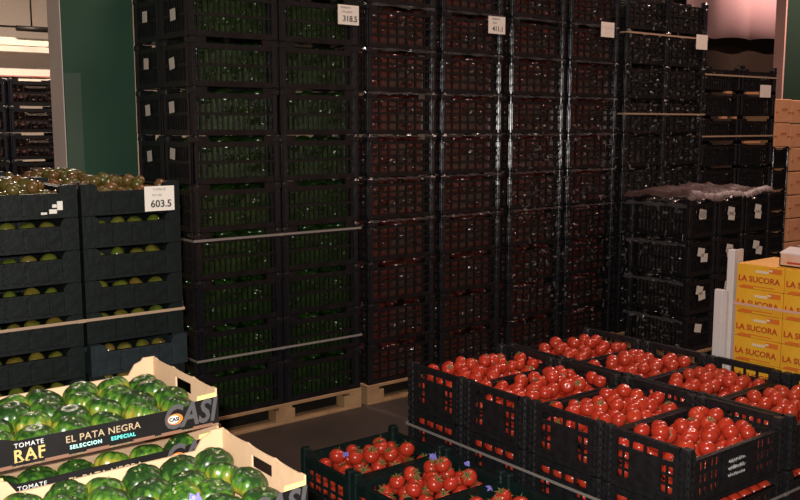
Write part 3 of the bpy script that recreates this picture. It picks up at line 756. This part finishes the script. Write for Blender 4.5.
# ------------------------------------------------------------------ cartons of ribbed tomatoes
CLX, CLY, CH, CW = .490, .335, .052, .083   # length, width, front height, end height
def make_carton():
    t = empty('tomato_carton'); th = .004
    MB().box((0, 0, 0), (CLX, CLY, .004)).obj('base', CARD, t)
    # printed front with raised corners
    fl = .075
    pts = [(0, 0), (CLX, 0), (CLX, CH + .010), (CLX - .05, CH + .008), (CLX - fl, CH), (fl, CH), (.05, CH + .008), (0, CH + .010)]
    fp = MB().prism(pts, 'y', 0, .002).obj('front_panel', PRINT, t); fp['label'] = 'black printed front'
    pts2 = [(a, b) for a, b in pts]
    MB().prism([(th, .004), (CLX - th, .004), (CLX - th, CH + .019), (CLX - .046, CH + .017), (CLX - .050, CH - .002), (.050, CH - .002), (.046, CH + .017), (th, CH + .019)], 'y', .0022, .006).obj('front_liner', CARDIN, t)
    MB().prism([(0, 0), (CLX, 0), (CLX, CW + .001), (CLX - .028, CW + .001), (CLX - .034, CW - .006), (CLX - .050, CW - .012), (CLX - .066, CH - .005), (.066, CH - .005), (.050, CW - .012), (.034, CW - .006), (.028, CW + .001), (0, CW + .001)], 'y', CLY - .005, CLY).obj('back_panel', CARD, t)
    for x in (0, CLX - th):
        b = MB(); z1 = CW
        b.box((x, .006, 0), (x + th, CLY - .005, .036))
        b.box((x, .006, .036), (x + th, .125, .062)); b.box((x, .205, .036), (x + th, CLY - .005, .062))
        # wavy top edge above the hand hole
        n = 24; pts = [(.006, .062)] + [(CLY - .005, .062)]
        top = []
        for i in range(n + 1):
            u = i / n; top.append((CLY - .005 - u * (CLY - .011), z1 - .006 * (abs(math.sin(u * PI * 3)) ** .5) * (0 if u < .05 or u > .95 else 1) * .6 - (.004 * u)))
        b.prism(pts + top, 'x', x, x + th)
        b.obj('end_panel', CARD, t)
    b = MB()
    for u in (.02, .125, .205, .30, .36, .43): b.box((u, -.0006, 0), (u + .045, 0, .007))
    b.obj('fold_mark', BROWNFOLD, fp)
    text_obj('lettering', 'TOMATE', .0125, WHITEL, fp, (.097, -.0012, .0425), sx=1.0, space=1.15)
    text_obj('lettering', 'RAF', .031, GOLD, fp, (.097, -.0012, .0225), bold=.0006, space=1.15)
    se = MB()
    for u in (.0725, .0805, .0935, .1065, .1185): se.box((u - .0035, -.0016, .0105), (u + .0035, -.0008, .0120))
    se.obj('lettering', GOLD, fp)
    text_obj('lettering', 'EL PATA NEGRA', .0195, BEIGEL, fp, (.240, -.0012, .0345), sx=1.02, space=1.05)
    te = text_obj('lettering', 'SELECCION', .0105, TEALW, fp, (.204, -.0012, .0180), align='CENTER', space=1.2, bold=.0003)
    text_obj('lettering', 'ESPECIAL', .0105, TEALL, fp, (.279, -.0012, .0180), align='CENTER', space=1.2, bold=.0003)
    text_obj('lettering', 'CASI', .068, GREYL, fp, (.422, -.0012, .034), shear=.22, bold=.0018, sx=.84)
    ov = MB(); n = 24
    def disc(cx, cz, rx, rz, y): ov_v = [(cx + rx * math.cos(2 * PI * i / n), y, cz + rz * math.sin(2 * PI * i / n)) for i in range(n)]; return ov_v
    r1 = MB().add(disc(.390, .032, .017, .0115, -.0026), [tuple(range(n))]).obj('emblem', ORANGE, fp)
    r2 = MB().add(disc(.387, .032, .0125, .0085, -.0030), [tuple(range(n))]).obj('emblem', WHITEL, fp)
    text_obj('lettering', 'CASI', .0105, DARKL, fp, (.387, -.0038, .032), bold=.0004)
    return t
ct = make_carton()
RR = .0385
raf_me = [tomato_mesh('raf_tomato', RAF, RR, .76, rb, .15, 54, 14, .17) for rb in (7, 8, 9)]; raf_cal = calyx_mesh(RR, RR * .56, 5, .45, .12)
raf_cal.materials.clear(); raf_cal.materials.append(mat('pale_stalk_scar', (.16, .19, .07), .6))
q = random.Random(41)
def fill_raf(x, y, z, n, label, seed, full=True):
    P = []
    rows = 4 if full else 1
    for j in range(rows):
        m = 6
        for i in range(m):
            r_ = RR * .90 * q.uniform(.94, 1.06)
            P.append((x + .046 + (j % 2) * .018 + i * .0745 + q.uniform(-.004, .004), y + .048 + j * .0765 + q.uniform(-.004, .004), z + .029 + (q.uniform(0, .008) if full else 0) + (.004 if 0 < j < 3 else 0), r_))
    for (a, b_, c, r_) in P:
        o = link('raf_tomato', q.choice(raf_me)); s = r_ / (RR * .90); o.location = (a, b_, c); o.scale = (s, s, s * q.uniform(.92, 1.05))
        o.rotation_euler = (q.gauss(.12, .22), q.gauss(0, .22), q.uniform(0, 6.28)); tag(o, label, 'ribbed tomato', 'ribbed dark green tomatoes')
        if q.random() < .8: link('calyx', raf_cal, o)
carts = [(.390, 1.757, 1.304, 'tan carton of ribbed green tomatoes, top of the rear carton pile', 25), (.392, 1.757, 1.220, 'tan carton directly under the top carton of the rear pile', 0),
         (.388, 1.400, 1.220, 'tan carton of ribbed green tomatoes on the lower front pile', 25)]
ff = True
for (x, y, z, lab, n) in carts:
    c = ct if ff else copy_thing(ct, (0, 0, 0)); ff = False; c.location = (x, y, z); tag(c, lab, 'carton', 'cartons of ribbed tomatoes')
    what = {1.304: 'top carton of the rear pile'}.get(z) or ('lower carton of the rear pile' if y > 1.6 else 'carton of the front pile')
    if n: fill_raf(x, y, z, n, 'ribbed dark green tomato in the ' + what, int(z * 1000 + y * 10))
    else: fill_raf(x, y, z, 6, 'ribbed dark green tomato in the ' + what, 5, False)
for (x, y, nm, nl) in ((.392, 1.757, 'rear', 12), (.388, 1.400, 'front', 12)):
    for k in range(nl):
        c = copy_thing(ct, (x, y, 1.220 - (k + 1) * .084)); tag(c, 'carton %s from the top hidden low in the %s pile' % (['two', 'three', 'four', 'five', 'six', 'seven', 'eight', 'nine', 'ten', 'eleven', 'twelve', 'thirteen'][k], nm), 'carton', 'lower cartons')
p_ = copy_thing(pal, (.37, 1.38, 0)); p_.scale = (.45, .95, 1.47); tag(p_, 'wooden pallet beneath the carton piles', 'pallet', 'wooden pallets')
scrap((.665, 1.425, 1.30), 'violet tissue scrap on the front carton of ribbed tomatoes', .02, 6)

# ------------------------------------------------------------------ yellow boxes
YX, YH, YD = 4.20, .1235, .257
def make_yellow():
    t = empty('yellow_box')
    b = MB().cbox((0, 0, 0), (.34, YD - .003, YH - .002), .002).obj('body', YELLOW, t)
    text_obj('lettering', 'LA SUCORA', .040, REDL, b, (-.0012, YD / 2 + .004, .048), '-x', bold=.0009, sx=1.04)
    MB().box((-.0008, .012, .088), (0, .078, .112)).obj('print_pattern', ORANGE, b); MB().box((-.0008, .16, .0), (0, .235, .012)).obj('print_pattern', ORANGE, b)
    MB().box((-.0014, .082, .084), (0, .150, .096)).box((-.0014, .062, .096), (0, .080, .106)).obj('tape', TAPE, b)
    MB().box((-.0008, .05, .012), (0, .22, .017)).obj('print_pattern', ORANGE, b)
    return t
yb = make_yellow(); ff = True
for j in range(3):
    for k in range(9):
        c = yb if ff else copy_thing(yb, (0, 0, 0)); ff = False
        c.location = (YX + R.uniform(0, .004), 2.614 - (j + 1) * YD, .1415 + k * YH)
        tag(c, 'yellow printed carton with red lettering, %s in the %s column' % (ORD[k], ['far', 'middle', 'near'][j]), 'box', 'yellow printed cartons')
yp = copy_thing(pal, (4.19, 1.84, 0)); yp.scale = (.5, .98, 1); tag(yp, 'wooden pallet beneath the yellow cartons', 'pallet', 'wooden pallets')
strap(4.20, 4.545, 1.846, 2.614, 1.047, .012, 'pale pink strap around the yellow cartons', mat('pale_pink_strap', (.62, .36, .28), .4))
ob = MB().cbox((4.19, 2.622, .0), (4.225, 2.662, 1.315), .003).box((4.225, 2.622, 0), (4.27, 2.632, 1.315)).obj('corner_board', WHITEB); tag(ob, 'tall narrow white corner board beside the yellow cartons', 'corner board')
ob = MB().cbox((4.17, 2.665, .0), (4.20, 2.715, 1.105), .003).box((4.17, 2.640, 0), (4.183, 2.665, 1.105)).obj('corner_board', WHITEB); tag(ob, 'shorter wider white board standing left of the corner board', 'corner board')
t = empty('open_pack', (4.26, 2.02, 1.2535))
MB().box((0, 0, 0), (.26, .40, .006)).box((0, 0, 0), (.006, .40, .062)).box((.254, 0, 0), (.26, .40, .062)).box((0, 0, 0), (.26, .006, .062)).box((0, .394, 0), (.26, .40, .062)).obj('body', PINKBOX, t)
MB().prism([(0, .062), (.09, .085), (.09, .088), (0, .066)], 'y', 0, .40).obj('flap', WHITEB, t)
MB().prism([(.17, .085), (.26, .062), (.26, .066), (.17, .088)], 'y', 0, .40).obj('flap', WHITEB, t)
MB().box((-.001, .04, .012), (0, .18, .022)).box((-.001, .22, .014), (0, .36, .024)).obj('logo', REDL, t)
tag(t, 'open pale pink pack lying on top of the yellow cartons', 'box')

# ------------------------------------------------------------------ racks of crates far in the left bay
q = random.Random(61)
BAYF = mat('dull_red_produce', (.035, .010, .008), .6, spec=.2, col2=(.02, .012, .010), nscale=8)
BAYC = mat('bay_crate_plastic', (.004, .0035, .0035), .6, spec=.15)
bayfill = fill_mesh('bay_fill', .6, .4, .28, BAYF, 50, .032, 77)
bay = make_crate('bay_crate', .6, .4, .30, BAYC, 8, 6, dip=.03); ff = True
for i, x in enumerate((2.42, 3.04, 3.66)):
    for k in range(8):
        z = .02 + k * .306
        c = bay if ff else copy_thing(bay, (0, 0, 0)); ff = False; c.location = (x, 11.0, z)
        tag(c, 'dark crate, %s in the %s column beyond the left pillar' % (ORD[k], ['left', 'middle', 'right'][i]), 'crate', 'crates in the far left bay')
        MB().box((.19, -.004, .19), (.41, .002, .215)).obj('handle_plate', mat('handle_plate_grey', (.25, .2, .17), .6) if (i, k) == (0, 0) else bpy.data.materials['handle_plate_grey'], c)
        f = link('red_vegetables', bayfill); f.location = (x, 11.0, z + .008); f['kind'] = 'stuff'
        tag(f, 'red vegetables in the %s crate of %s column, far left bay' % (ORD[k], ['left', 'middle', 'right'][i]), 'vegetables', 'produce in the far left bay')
ts = MB()
for i in range(1): 
    ts.cbox((2.62, 11.0, 2.472), (3.55, 11.3, 2.492), .004)
tag(ts.obj('bay_lid', mat('white_red_lid', (.34, .22, .18), .6, col2=(.25, .035, .025), nscale=3)), 'pale red-marked lid lying on the crates in the far left bay', 'lid')  # flat lid put in for the red-white strip along the crate tops

# ------------------------------------------------------------------ light
def area(name, loc, size, energy, col, rot=(0, 0, 0), sy=None):
    l = bpy.data.lights.new(name, 'AREA'); l.energy = energy; l.color = col; l.size = size
    if sy: l.shape = 'RECTANGLE'; l.size_y = sy
    o = bpy.data.objects.new(name, l); C.objects.link(o); o.location = loc; o.rotation_euler = rot; return o
fl = bpy.data.lights.new('camera_flash', 'SPOT'); fl.energy = 520; fl.color = (1., .95, .88); fl.shadow_soft_size = .02; fl.spot_size = math.radians(75); fl.spot_blend = .6
fo = bpy.data.objects.new('camera_flash', fl); C.objects.link(fo); fo.location = (-.03, .02, 2.0); fo.rotation_euler = (PI / 2 - PITCH * .8, 0, -PSI)
def lamp(x, y, energy, col):
    t = empty('ceiling_lamp', (x, y, ZC - .12)); MB().box((-.6, -.09, .06), (.6, .09, .12)).obj('housing', METL, t); MB().box((-.57, -.07, .045), (.57, .07, .06)).obj('diffuser', LAMPM, t)
    tag(t, 'unseen long ceiling lamp above the hall', 'ceiling lamp', 'ceiling lamps')
    area('lamp_light', (x, y, ZC - .09), 1.1, energy, col, (0, 0, 0), .14)
lamp(3.2, 2.6, 70, (1., .72, .62)); lamp(7.2, 3.2, 75, (1., .66, .56)); lamp(3.0, 9.5, 400, (1., .83, .70)); lamp(11.3, 4.9, 300, (1., .66, .58))  # last two lamps added, unseen, to brighten the bay wall and hanging sheet
w = bpy.data.worlds.new('world'); bpy.context.scene.world = w; w.use_nodes = True
w.node_tree.nodes['Background'].inputs[0].default_value = (.02, .017, .016, 1); w.node_tree.nodes['Background'].inputs[1].default_value = 1
vs_ = bpy.context.scene.view_settings; vs_.view_transform = 'Standard'; vs_.look = 'None'; vs_.exposure = 0; vs_.gamma = 1
print('individual red tomatoes', count[0], 'objects', len(bpy.data.objects))
